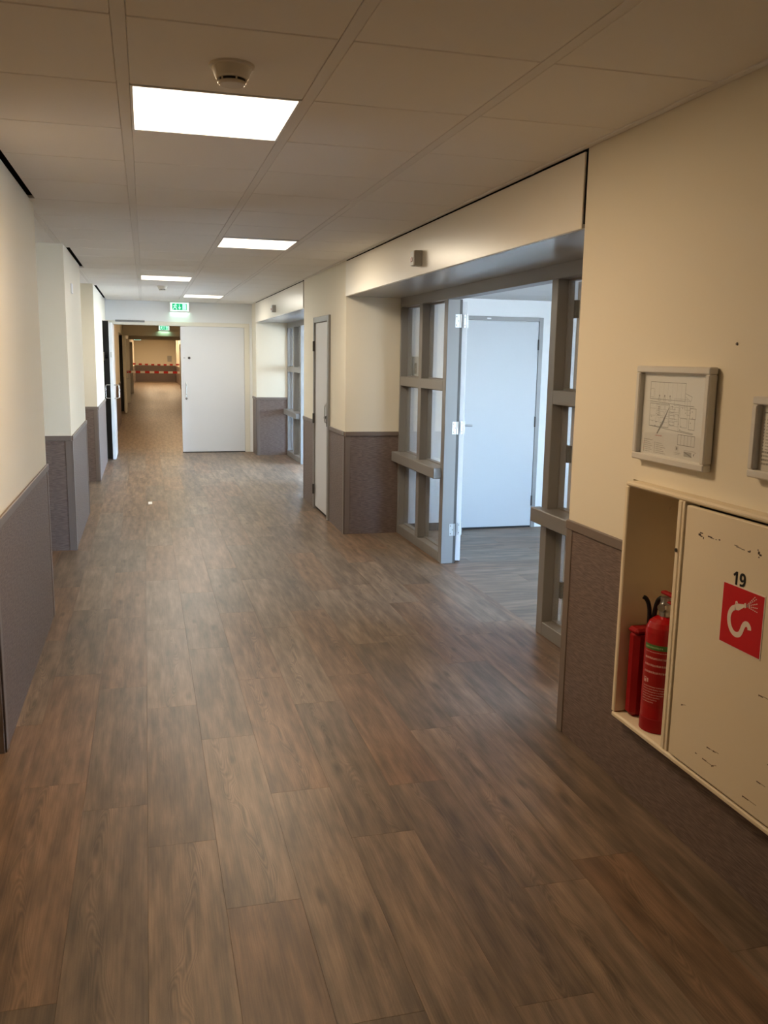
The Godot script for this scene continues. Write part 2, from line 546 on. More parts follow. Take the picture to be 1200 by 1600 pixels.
func exit_sign(x: float, y: float, d: float, label: String) -> Node3D:
	# white housing on the wall with a lit green pictogram: running figure, arrow down, door
	var t := thing("exit_sign", x, y, d, label, "exit sign", "green lit emergency exit signs")
	obj("housing", box(x - 0.165, x + 0.165, y, y + 0.165, d - 0.055, d, 0.006), M.white, t)
	obj("light_panel", box(x - 0.145, x + 0.145, y + 0.018, y + 0.147, d - 0.060, d - 0.054, 0.002), M.sign_glow, t)
	var g := MB.new()
	var f := d - 0.0612
	var cx := x - 0.118
	var w := 0.236
	var y0 := y + 0.030
	var pz := func(mb: MB, pts: Array) -> void:
		var poly := PackedVector2Array()
		for p in pts: poly.append(Vector2(cx + p[0] * w, y0 + p[1] * 0.105))
		var ix := Geometry2D.triangulate_polygon(poly)
		for i in range(0, ix.size(), 3):
			mb.tri(Vector3(poly[ix[i]].x, poly[ix[i]].y, -f), Vector3(poly[ix[i + 1]].x, poly[ix[i + 1]].y, -f), Vector3(poly[ix[i + 2]].x, poly[ix[i + 2]].y, -f), Vector3(0, 0, 1))
	# a green field with a white running figure, an arrow and a door
	obj("green_field", box(cx, cx + w, y0, y0 + 0.105, d - 0.0612, d - 0.0600), M.sign_green, t)
	f = d - 0.0618
	for p in [[[0.03, 0.06], [0.07, 0.06], [0.13, 0.30], [0.22, 0.36], [0.28, 0.08], [0.33, 0.10], [0.28, 0.44], [0.22, 0.52], [0.24, 0.66], [0.32, 0.54], [0.35, 0.60], [0.26, 0.80], [0.15, 0.80], [0.05, 0.62], [0.08, 0.57], [0.15, 0.66], [0.13, 0.46], [0.08, 0.32]], [[0.22, 0.84], [0.29, 0.84], [0.29, 0.97], [0.22, 0.97]],
			[[0.47, 0.92], [0.53, 0.92], [0.53, 0.42], [0.60, 0.42], [0.50, 0.08], [0.40, 0.42], [0.47, 0.42]], [[0.70, 0.06], [0.95, 0.06], [0.95, 0.94], [0.70, 0.94]]]:
		pz.call(g, p)
	obj("pictogram", g, M.sign_glow, t)
	var l := AreaLight3D.new()
	l.name = "sign_light"
	l.area_size = Vector2(0.29, 0.05)
	l.area_normalize_energy = true
	l.light_color = Color(0.75, 1.0, 0.86)
	l.light_energy = 0.05
	l.area_range = 20.0
	l.shadow_enabled = true
	l.rotation_degrees = Vector3(-90, 0, 0)
	l.position = Vector3(0, -0.004, 0.03)
	t.add_child(l, true)
	return t

func wall_sounder(d: float, label: String) -> void:
	var t := thing("door_release_unit", XR - 0.03, 2.236, d, label, "sensor", "small grey units above the recesses")
	obj("housing", box(XR - 0.058, XR, 2.236, 2.332, d, d + 0.085, 0.004), M.grey_box, t)
	obj("front_cover", box(XR - 0.066, XR - 0.057, 2.238, 2.330, d + 0.002, d + 0.083, 0.003), M.white, t)
	obj("red_window", box(XR - 0.070, XR - 0.065, 2.262, 2.290, d + 0.030, d + 0.065, 0.002), M.red_led, t).set_meta("label", "dark red window")

func pull_handle(t: Node, x: float, y0: float, y1: float, d: float, dx: float, dd: float, r := 0.009) -> void:
	# a bow: two stubs and a bar, standing off by (dx, dd)
	var pts := []
	var a := Vector3(x, y0, -d)
	var o := Vector3(dx, 0, -dd)
	var rr := 0.02
	var up := Vector3(0, rr, 0)
	pts = [a, a + o * 0.7, a + o * 0.92 + up * 0.25, a + o + up]
	var b := Vector3(x, y1, -d)
	pts.append_array([b + o - up, b + o * 0.92 - up * 0.25, b + o * 0.7, b])
	obj("pull_handle", MB.new().tube(pts, r, 10), M.chrome, t)

func hinge(t: Node, y: float, p: Vector2, q: Vector2, pin: Vector2) -> void:
	# two leaves (on the jamb around p, on the door edge around q) with screws, and the knuckle
	var plate := MB.new()
	for c in [p, q]:
		plate.bx(c.x - 0.019, c.x + 0.019, y, y + 0.10, c.y - 0.0015, c.y + 0.0015, 0.0008)
	var h := obj("hinge", plate, M.steel, t)
	obj("knuckle", MB.new().lathe([[0.0, 0.0], [0.007, 0.0], [0.007, 0.10], [0.0, 0.10]], Vector3(pin.x, y, -pin.y), 12), M.steel, h)
	var sc := MB.new()
	for c in [p, q]:
		for s in [[-0.008, 0.018], [0.008, 0.05], [-0.008, 0.082]]:
			sc.lathe([[0.0, 0.0022], [0.004, 0.0022], [0.0045, 0.001]], Vector3(c.x + s[0], y + s[1], -c.y), 8, Vector3(0, 0, 1))
	obj("screws", sc, M.dark_metal, h)

# glazed entrance at the back of a right-hand recess; n0..f1 are where its members stand
func entrance(a: float, b: float, where: String, num: int) -> void:
	var w := XB + 0.102
	var near_post := a + 1.279
	var far_post := b - 1.321
	for side in 2:
		var d0 := a if side == 0 else far_post
		var d1 := near_post + 0.075 if side == 0 else b
		var t := thing("window", XB + 0.05, 0, (d0 + d1) / 2, ("grey glazed side screen with handrail, %s the doorway of the %s" % ["on the near side of" if side == 0 else "on the far side of", where]), "side screen", "", "structure")
		t.name = "window_%d" % (num + side)
		var post0 := near_post if side == 0 else far_post
		obj("post", box(XB, w, 0, 2.10, post0, post0 + 0.080, 0.003), M.frame, t)
		if side == 1: obj("rebate_seal", box(w - 0.004, w + 0.020, 0, 2.10, post0 + 0.0005, post0 + 0.022, 0.002), M.dark_metal, t)
		obj("stile", box(XB, w, 0, 2.10, d0 if side == 0 else d1 - 0.028, d0 + 0.028 if side == 0 else d1, 0.003), M.frame, t)
		var m0 := (d0 + 0.028 + near_post) / 2 - 0.043 if side == 0 else far_post + 0.650
		obj("mullion", box(XB, w, 0.085, 2.10, m0, m0 + 0.086, 0.003), M.frame, t)
		var e0 := d0 + 0.028 if side == 0 else far_post + 0.080
		var e1 := near_post if side == 0 else d1 - 0.028
		obj("bottom_rail", box(XB, w, 0, 0.082, e0, e1, 0.003), M.frame, t)
		for r in [[0.695, 0.775], [1.393, 1.475]]:
			obj("transom", box(XB + 0.0005, w - 0.0005, r[0], r[1], e0, e1, 0.003), M.frame, t)
		# glass beads: a step half way into the depth, round each pane
		var spans := [[e0, m0], [m0 + 0.086, e1]]
		var rows := [[0.082, 0.695], [0.775, 1.393], [1.475, 2.10]]
		for s in spans:
			for r in rows:
				var bead := MB.new()
				bead.bx(XB + 0.064, w, r[0], r[0] + 0.010, s[0], s[1])
				bead.bx(XB + 0.064, w, r[1] - 0.010, r[1], s[0], s[1])
				bead.bx(XB + 0.064, w, r[0] + 0.010, r[1] - 0.010, s[0], s[0] + 0.008)
				bead.bx(XB + 0.064, w, r[0] + 0.010, r[1] - 0.010, s[1] - 0.008, s[1])
				obj("glazing_bead", bead, M.frame, t)
				obj("glass_pane", box(XB + 0.068, XB + 0.074, r[0] + 0.004, r[1] - 0.004, s[0] + 0.004, s[1] - 0.004), M.glass, t)
		var h0 := d0 + 0.004 if side == 0 else far_post + 0.048
		var h1 := near_post + 0.090 if side == 0 else d1 - 0.004
		obj("handrail", box(XB - 0.066, XB, 0.690, 0.778, h0, h1, 0.005), M.frame, t)
	var hd := struct("trim", box(XB, w, 2.10, 2.19, a, b, 0.003), M.frame, "grey head rail across the top of the %s" % where, "frame head")
	hd.name = "trim_%d" % (num + 20)
	# two leaves, both thrown right back into the room
	for side in 2:
		var hx := w + 0.022
		var hdp := far_post + 0.012 if side == 0 else near_post + 0.030
		var dirv := Vector3(0.340, 0, -0.940) if side == 0 else Vector3(0.0, 0, 1.0)
		var t := thing("door", hx, 0, hdp, "white door leaf folded right back into the room, hung on the %s post of the %s" % ["far" if side == 0 else "near", where], "door", "", "structure")
		t.name = "door_%d" % (num * 2 + side + 4)
		var across := Vector3(dirv.z, 0, -dirv.x)
		if across.x < 0: across = -across
		var bs := Transform3D(Basis(dirv, Vector3.UP, dirv.cross(Vector3.UP)), Vector3(hx, 0, -hdp) + dirv * 0.03 + across * 0.021)
		obj("leaf", box(0.0, 0.92, 0.012, 2.088, -0.02, 0.02, 0.002).xf(bs), M.door, t)
		for y in [1.885, 1.052, 0.228]:
			if side == 0: hinge(t, y, Vector2(w - 0.02, far_post - 0.002), Vector2(hx + 0.040, hdp + 0.019), Vector2(w + 0.006, hdp - 0.010))
			else:
				obj("hinge", box(w - 0.001, hx + 0.004, y, y + 0.10, near_post - 0.030, near_post + 0.045, 0.001), M.dark_metal, t)

func picture(d0: float, d1: float, y0: float, y1: float, print_m: Material, label: String, group: String) -> void:
	var t := thing("picture_frame", XR - 0.018, y0, (d0 + d1) / 2, label, "picture frame", group)
	var xf := XR - 0.036
	var b := 0.024
	for e in [[d0, d1, y0, y0 + b], [d0, d1, y1 - b, y1], [d0, d0 + b, y0 + b, y1 - b], [d1 - b, d1, y0 + b, y1 - b]]:
		obj("frame_bar", box(xf, XR - 0.003, e[2], e[3], e[0], e[1], 0.004), M.alu, t)
	obj("backing", box(XR - 0.014, XR - 0.002, y0 + b - 0.004, y1 - b + 0.004, d0 + b - 0.004, d1 - b + 0.004), M.white, t)
	var q := MB.new()
	q.quad(Vector3(XR - 0.0145, y0 + b, -d1 + b), Vector3(XR - 0.0145, y0 + b, -d0 - b), Vector3(XR - 0.0145, y1 - b, -d0 - b), Vector3(XR - 0.0145, y1 - b, -d1 + b), Vector3.LEFT)
	for i in q.v.size(): q.uv[i] = Vector2((d1 - b + q.v[i].z) / (d1 - d0 - 2 * b), (y1 - b - q.v[i].y) / (y1 - y0 - 2 * b))
	obj("print", q, print_m, t)
	obj("glazing", box(XR - 0.0185, XR - 0.0170, y0 + b - 0.002, y1 - b + 0.002, d0 + b - 0.002, d1 - b + 0.002), M.glass, t)

func ribbon(pts: Array, w: float) -> PackedVector2Array:
	var l := PackedVector2Array()
	var r := PackedVector2Array()
	for i in pts.size():
		var a: Vector2 = pts[maxi(i - 1, 0)]
		var b: Vector2 = pts[mini(i + 1, pts.size() - 1)]
		var s := (b - a).normalized().orthogonal() * w * 0.5
		l.append(pts[i] + s); r.append(pts[i] - s)
	r.reverse()
	l.append_array(r)
	return l

func strip(mb: MB, pts: Array, w: float, x: float) -> void:
	for i in pts.size() - 1:
		var q: Array[Vector3] = []
		for k in [[i, 1.0], [i + 1, 1.0], [i + 1, -1.0], [i, -1.0]]:
			var j: int = k[0]
			var a: Vector2 = pts[maxi(j - 1, 0)]
			var b: Vector2 = pts[mini(j + 1, pts.size() - 1)]
			var p: Vector2 = pts[j] + (b - a).normalized().orthogonal() * w * 0.5 * k[1]
			q.append(Vector3(x, p.y, -p.x))
		mb.quad(q[0], q[1], q[2], q[3], Vector3.LEFT)

# ---------------------------------------------------------------- light settings
const LAMP := Color(1.0, 0.86, 0.68)
const LAMP_COOL := Color(0.99, 0.97, 0.92)   # the farther fittings burn whiter
const LAMP_POWER := 3.2

func _ready() -> void:
	# camera
	var cam := Camera3D.new()
	cam.name = "camera"
	cam.fov = 60.495
	cam.near = 0.05
	cam.far = 200.0
	cam.transform = Transform3D(Basis(Vector3(0.96579503, 0.01682501, 0.25876026), Vector3(0.02873284, 0.98480405, -0.1712758), Vector3(-0.25770987, 0.17285223, 0.95063543)), Vector3(0, 1.642, 0))
	add_child(cam)
	cam.current = true
	# sky (seen only through the rooms' windows), exposure
	var env := Environment.new()
	var sm := ProceduralSkyMaterial.new()
	sm.sky_top_color = Color(0.57, 0.76, 1.0)
	sm.sky_horizon_color = Color(0.80, 0.92, 1.0)
	sm.ground_horizon_color = Color(0.66, 0.70, 0.74)
	sm.ground_bottom_color = Color(0.50, 0.54, 0.58)
	sm.sky_energy_multiplier = 5.5
	sm.ground_energy_multiplier = 7.5
	var sky := Sky.new()
	sky.sky_material = sm
	env.background_mode = Environment.BG_SKY
	env.sky = sky
	env.tonemap_mode = Environment.TONE_MAPPER_LINEAR
	env.tonemap_exposure = 1.0
	env.sdfgi_enabled = true
	env.ssao_enabled = true
	env.ssil_enabled = true
	var we := WorldEnvironment.new()
	we.name = "world_environment"
	we.environment = env
	add_child(we)
	make_materials()
	build_floor()
	build_ceiling()
	build_walls()
	build_rooms()
	build_end_wall()
	build_far_corridor()
	entrance(3.421, 7.926, "first recess on the right", 1)
	entrance(10.131, 14.688, "second recess on the right", 3)
	build_closet()
	# light panels
	ceiling_light(-0.024, 3.129, "bright square ceiling light nearest the camera, beside the smoke detector")
	ceiling_light(0.576, 6.729 + 0.06, "bright square ceiling light, second nearest, one tile row further right", "square ceiling light panels", Color(1.0, 0.93, 0.82))
	ceiling_light(-0.024, 10.329, "bright square ceiling light just in front of the far smoke detector", "square ceiling light panels", LAMP_COOL)
	ceiling_light(0.576, 13.329, "bright square ceiling light just before the exit sign at the fire doors", "square ceiling light panels", LAMP_COOL)
	build_cabinet()
	picture(2.452, 2.888, 1.294, 1.630, textured(plan_image(), 0.6), "silver framed floor plan with a dark pointer, above the open end of the cabinet", "")
	picture(1.905, 2.238, 1.310, 1.549, textured(notice_image(), 0.6), "smaller silver framed text notice, cut by the right edge of the photo", "")
	smoke_detector(0.275, 2.84, "round cream smoke detector on the ceiling beside the nearest light panel")
	smoke_detector(0.236, 11.85, "small round smoke detector on the ceiling in front of the exit sign")
	exit_sign(0.571, 2.330, DE - 0.002, "lit green exit sign over the white fire doors of this corridor")
	wall_sounder(5.63, "small grey unit with red window on the lintel of the nearer recess")
	wall_sounder(12.33, "small grey unit on the lintel of the recess beside the fire doors")
	tag(obj("wall_plate", box(XL, XL + 0.012, 2.15, 2.235, 8.28, 8.40, 0.003), M.white), "small white plate high on the side of the second left pillar", "wall plate")
	tag(obj("paper_scrap", box(-0.012, 0.03, 0.0005, 0.003, 9.93, 10.10, 0.0005), M.paper), "tiny scrap of white paper lying on the wood floor", "paper")
	# a filled drill hole in the right wall
	tag(obj("wall_plug", MB.new().lathe([[0.0, 0.003], [0.004, 0.003], [0.005, 0.0]], Vector3(XR, 1.703, -2.378), 12, Vector3.LEFT), M.cap), "small brown plug in the cream wall above the framed notice", "wall plug")

func build_floor() -> void:
	var rng := RandomNumberGenerator.new()
	rng.seed = 77
	var f := struct("floor", box(-1.75, 6.3, -0.12, -0.006, -3.2, 56.5), M.cap, "grey brown wood plank floor of corridor and rooms", "floor")
	var first := {0: 3.36, 1: 3.13, 2: 2.83, 3: 2.43}
	for k in range(-5, 13):
		var x0 := -0.494 + PW * k
		var x1 := x0 + PW
		if k == 12: x1 = 2.292
		if x0 < -1.45: x0 = -1.45
		var start: float = first.get(k, rng.randf_range(2.2, 3.4))
		var d := start - PL * 2
		while d < DE:
			var a := maxf(d, 0.9)
			var b := minf(d + PL, DE + 0.05)
			d += PL
			if b - a < 0.03: continue
			# leave out what lies wholly under the walls
			if x0 > XR + 0.02 and not (b > 3.421 and a < 7.926 or b > 10.131 and a < 14.688): continue
			if x1 < XL - 0.02 and not (b > 0.9 and a < 3.704 or b > 5.737 and a < 7.669 or b > 9.515 and a < 11.878 or b > 14.09): continue
			plank(f, x0, x1, a, b, rng)
	# the nearer room: planks run the other way, behind a threshold seam
	for i in 20:
		var d0 := 3.41 + PW * i
		var x := 2.292
		var off := rng.randf_range(0.2, PL)
		var first_piece := true
		while x < 5.9:
			var e := minf(x + (off if first_piece else PL), 5.95)
			first_piece = false
			if d0 > 3.95: plank(f, x, e, d0, d0 + PW, rng, true)
			x = e
	# too far to tell the planks apart, or never in view: joined
	var far: Array[MB] = [MB.new(), MB.new(), MB.new()]
	var zones := [[-1.5, 2.4, DE + 0.05, 56.0, 2], [-1.5, 2.4, -3.0, 0.9, 1], [2.292, 5.95, 8.2, 14.9, 1], [2.292, 5.95, 0.4, 4.0, 1]]
	for z in zones:
		var x: float = z[0]
		while x < z[1] - 0.02:
			var d: float = z[2] - rng.randf_range(0.0, PL)
			while d < z[3] - 0.02:
				var mb := plank_mb(x, minf(x + PW, z[1]), maxf(d, z[2]), minf(d + PL, z[3]), rng) if minf(d + PL, z[3]) - maxf(d, z[2]) > 0.02 else null
				if mb != null:
					var t: MB = far[rng.randi_range(0, 2)]
					t.v.append_array(mb.v); t.n.append_array(mb.n); t.uv.append_array(mb.uv)
				d += PL
			x += PW
	for i in 3:
		obj("distant_planking", far[i], woods[[1, 7, 13][i]], f).set_meta("kind", "stuff")

func build_ceiling() -> void:
	var c := struct("ceiling", box(-1.75, 6.3, H + 0.03, H + 0.15, -3.2, 56.5), M.void, "white suspended ceiling of square mineral tiles", "ceiling")
	var lights := [[0, 1], [1, 7], [0, 13], [1, 18]]
	for col in range(-3, 4):
		var x0 := -0.024 + 0.6 * (col)
		var band0 := x0 - 0.038
		if col > -3: obj("ceiling_runner", box(band0, x0, H - 0.0005, H + 0.025, -3.0, DE - 0.003, 0.001), M.runner, c)
		for row in range(-3, 22):
			var a := 2.529 + 0.6 * row
			if [col, row] in lights: continue
			var x1 := x0 + 0.562
			var xa := x0
			var d1 := minf(a + 0.6, DE - 0.003)
			if col == -1:
				var m := (a + d1) / 2
				var pier := (m > 3.704 and m < 5.737) or (m > 7.669 and m < 9.515) or m > 11.878
				if pier: xa = XL + 0.030
			if col == -2 or col == -3:
				var m2 := (a + d1) / 2
				if (m2 > 3.704 and m2 < 5.737) or (m2 > 7.669 and m2 < 9.515) or m2 > 11.878: continue
			if col == 2: x1 = XR - 0.034
			if col == 3: continue
			if x1 - xa < 0.03: continue
			obj("ceiling_tile", box(xa + 0.0005, x1 - 0.0005, H, H + 0.018, a + 0.003, d1 - 0.003, 0.003), M.tile, c)
	# edge profile along the right wall
	obj("edge_profile", box(XR - 0.034, XR - 0.011, H - 0.004, H + 0.02, -3.0, DE - 0.003, 0.001), M.tile, c)
	obj("profile_joint", box(XR - 0.038, XR - 0.008, H - 0.006, H + 0.02, 3.93, 3.965, 0.001), M.white, c)
	# ceiling over the far corridor, lower down the hall: plain boards
	obj("far_ceiling", box(-0.85, 1.85, H, H + 0.03, DE + 0.14, 56.3), M.tile, c)

func build_walls() -> void:
	var top := H + 0.03
	# right side, near: wall with the fire cabinet let into it
	var w := struct("wall_right", MB.new().bx(XR, 2.26, 0, top, 2.92, 3.421).bx(XR, 2.26, 0, 0.27, -3.2, 2.92).bx(XR, 2.26, 1.2085, top, -3.2, 2.92).bx(XR, 2.26, 0.27, 1.2085, -3.2, 1.80).bx(1.98, 2.26, 0.27, 1.2085, 1.80, 2.92), M.wall, "cream wall over brown wainscot, nearest on the right, with the fire cabinet", "wall")
	wainscot(w, "-x", XR, 2.9225, 3.421, [false, true])
	obj("wainscot_panel", box(XR - 0.005, XR, 0, 0.277, -3.0, 2.9225), M.weave, w)
	obj("wainscot_panel", box(XR - 0.005, XR, 0.277, 0.925, -3.0, 1.79), M.weave, w)
	obj("cap_rail", box(XR - 0.014, XR, 0.925, 0.965, -3.0, 1.79, 0.003), M.cap, w)
	# right side, between the recesses, with the closet
	w = struct("wall_right", MB.new().bx(XR, 2.38, 0, top, 7.926, 8.61).bx(XR, 2.38, 0, top, 9.44, 10.131).bx(XR, 2.38, 2.05, top, 8.61, 9.44).bx(2.0, 2.38, 0, 2.05, 8.61, 9.44), M.wall, "cream wall over brown wainscot between the two recesses, holding the closet door", "wall")
	wainscot(w, "-x", XR, 7.926, 8.60, [true, false])
	wainscot(w, "-x", XR, 9.45, 10.131, [false, true])
	wainscot(w, "-d", 7.926, XR, XB - 0.002, [true, false])
	# right side, the end piece beside the fire doors
	w = struct("wall_right", box(XR, 2.38, 0, top, 14.688, DE + 0.12), M.wall, "cream wall corner over brown wainscot, right of the fire doors", "wall")
	wainscot(w, "-x", XR, 14.688, 15.18, [true, false])
	wainscot(w, "-d", 14.688, XR, XB - 0.002, [true, false])
	# lintel panels over the recesses: smooth boards set a little proud, with dark joints
	for i in 2:
		var a: float = [3.421, 10.131][i]
		var b: float = [7.926, 14.688][i]
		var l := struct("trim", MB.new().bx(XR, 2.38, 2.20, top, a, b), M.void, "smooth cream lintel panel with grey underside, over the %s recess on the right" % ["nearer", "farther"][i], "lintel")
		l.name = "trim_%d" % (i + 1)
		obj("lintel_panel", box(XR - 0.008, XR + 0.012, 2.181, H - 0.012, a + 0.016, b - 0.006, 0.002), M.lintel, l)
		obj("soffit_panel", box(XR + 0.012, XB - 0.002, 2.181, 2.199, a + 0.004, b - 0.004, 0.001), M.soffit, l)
	# left side: three piers with recesses between them
	var piers := [[3.704, 5.737, "nearest"], [7.669, 9.515, "second"], [11.878, 14.091, "third"]]
	for p in piers:
		w = struct("wall_left", box(-1.45, XL, 0, H + 0.004, p[0], p[1]), M.wall, "%s cream wall pier over brown wainscot along the left side" % p[2], "wall")
		wainscot(w, "+x", XL, p[0], p[1], [true, true])
		wainscot(w, "-d", p[0], -1.45, XL, [false, true])
	w = struct("wall_left", MB.new().bx(-1.6, -1.45, 0, top, -3.2, 14.1), M.wall, "cream wall over brown wainscot at the back of the left recesses", "wall")
	for s in [[5.74, 7.665], [9.52, 11.87]]: wainscot(w, "+x", -1.45, s[0], s[1], [false, false])
	# the niche beside the fire doors
	w = struct("wall_left", MB.new().bx(-1.45, XL, 2.135, H + 0.004, 14.091, DE + 0.12).bx(-1.6, -1.0, 0, 2.135, 14.1, DE + 0.12), M.wall, "cream wall over the dark niche left of the fire doors", "wall")
	obj("niche_panel", box(-1.0, -0.535, 0, 2.134, 14.45, 14.47), M.black_panel, w)
	obj("niche_lining", box(-1.45, XL - 0.002, 0, 2.134, 14.092, 14.10), M.black_panel, w)
	# behind the camera
	struct("wall_back", box(-1.6, 2.26, 0, top, -3.4, -3.2), M.wall, "cream wall closing the corridor behind the camera", "wall")

func build_rooms() -> void:
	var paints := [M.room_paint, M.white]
	var rooms := [[0.4, 7.96, "nearer", 1.0, 3.9, 0.0], [8.2, 14.72, "farther", 8.4, 14.2, 0.0]]
	for i in 2:
		var a: float = rooms[i][0]
		var b: float = rooms[i][1]
		var nm: String = rooms[i][2]
		# wall across the room that the doorway looks at, and the others
		var w := struct("wall_far", box(2.38, 6.1, 0, 2.6, b, b + 0.12), M.white, "white far wall of the %s room on the right" % nm, "wall")
		w.name = "wall_far_%d" % (i + 1)
		var wm := box(2.26, 6.1, 0, 2.6, a - 0.12, a)
		if i == 0: wm = MB.new().bx(2.26, 2.44, 0, 2.6, a - 0.12, a).bx(3.4, 6.1, 0, 2.6, a - 0.12, a).bx(2.44, 3.4, 0, 0.5, a - 0.12, a).bx(2.44, 3.4, 2.1, 2.6, a - 0.12, a)
		w = struct("wall_near", wm, paints[i], "white near wall of the %s room on the right" % nm, "wall")
		w.name = "wall_near_%d" % (i + 1)
		w = struct("wall_near", MB.new().bx(2.262, 2.378, 0, 2.6, a, [3.42, 10.13][i]), paints[i], "short white wall beside the entrance of the %s room" % nm, "wall")
		w.name = "wall_entrance_%d" % (i + 1)
		# outer wall with a long window, well to the near side of the doorway
		var w0: float = rooms[i][3]
		var w1: float = rooms[i][4]
		w = struct("wall_outer", MB.new().bx(6.0, 6.25, 0, 0.35, a, b).bx(6.0, 6.25, 2.1, 2.6, a, b).bx(6.0, 6.25, 0.35, 2.1, a, w0).bx(6.0, 6.25, 0.35, 2.1, w1, b), paints[i], "white outer wall of the %s room with a long window opening" % nm, "wall")
		w.name = "wall_outer_%d" % (i + 1)
		var wd := MB.new()
		for s in 4: wd.bx(6.08, 6.14, 0.35, 2.1, lerpf(w0, w1 - 0.06, s / 3.0), lerpf(w0, w1 - 0.06, s / 3.0) + 0.06)
		wd.bx(6.08, 6.14, 0.35, 0.41, w0, w1).bx(6.08, 6.14, 2.04, 2.1, w0, w1)
		var wn := struct("window", wd, M.frame_white, "white framed long window in the outer wall of the %s room" % nm, "window")
		wn.name = "window_%d" % (i + 5)
		var c := struct("ceiling", box(2.38, 6.0, 2.225, 2.30, a, b), M.void, "low white ceiling of the %s room on the right" % nm, "ceiling")
		var x := 2.38
		while x < 5.95:
			var d := b
			while d > a + 0.02:
				obj("ceiling_tile", box(x + 0.002, minf(x + 1.2, 6.0) - 0.002, 2.205, 2.224, maxf(d - 0.6, a) + 0.002, d - 0.002, 0.002), M.white, c)
				d -= 0.6
			x += 1.2
	# the closed white door in the nearer room
	var t := thing("door", 3.27, 0, 7.94, "closed white door in grey frame, seen through the open doorway of the nearer room", "door", "", "structure")
	t.name = "door_4"
	var f := 7.96
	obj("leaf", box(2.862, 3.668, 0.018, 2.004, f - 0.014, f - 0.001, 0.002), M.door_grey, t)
	var fr := MB.new().bx(2.822, 2.860, 0, 2.046, f - 0.02, f, 0.002).bx(3.670, 3.712, 0, 2.046, f - 0.02, f, 0.002).bx(2.860, 3.670, 2.008, 2.046, f - 0.02, f, 0.002)
	obj("door_frame", fr, M.frame, t)
	obj("name_plate", box(3.13, 3.17, 2.020, 2.032, f - 0.022, f - 0.019), M.white, t)
	obj("bottom_gap", box(2.862, 3.668, 0.001, 0.017, f - 0.008, f - 0.001), M.black, t)
	var hd := obj("handle_plate", box(2.895, 2.925, 0.92, 1.10, f - 0.019, f - 0.013, 0.002), M.steel, t)
	obj("lever", MB.new().tube([Vector3(2.91, 1.02, -f + 0.018), Vector3(2.91, 1.02, -f + 0.055), Vector3(2.925, 1.02, -f + 0.062), Vector3(3.0, 1.02, -f + 0.062)], 0.009, 10), M.steel, hd)
	for y in [1.74, 1.0, 0.22]: obj("hinge", MB.new().lathe([[0.0, 0.0], [0.008, 0.0], [0.008, 0.10], [0.0, 0.10]], Vector3(3.669, y, -f + 0.018), 10), M.dark_metal, t)
	# control box on the room's wall, seen through the side screen
	t = thing("control_panel", 2.455, 1.47, f - 0.01, "white control box with dark display, on the wall behind the far side screen", "control box")
	obj("housing", box(2.405, 2.505, 1.47, 1.66, f - 0.035, f, 0.004), M.grey_box, t)
	obj("display", box(2.418, 2.440, 1.50, 1.60, f - 0.038, f - 0.034), M.black, t)
	obj("button", MB.new().lathe([[0.0, 0.006], [0.006, 0.006], [0.007, 0.0]], Vector3(2.475, 1.585, -f + 0.035), 12, Vector3(0, 0, 1)), M.dark_metal, t)
	# dark skirting on that wall
	struct("baseboard_room", box(2.378, 2.82, 0, 0.075, f - 0.012, f), M.black, "dark skirting at the foot of the wall behind the far side screen", "skirting")

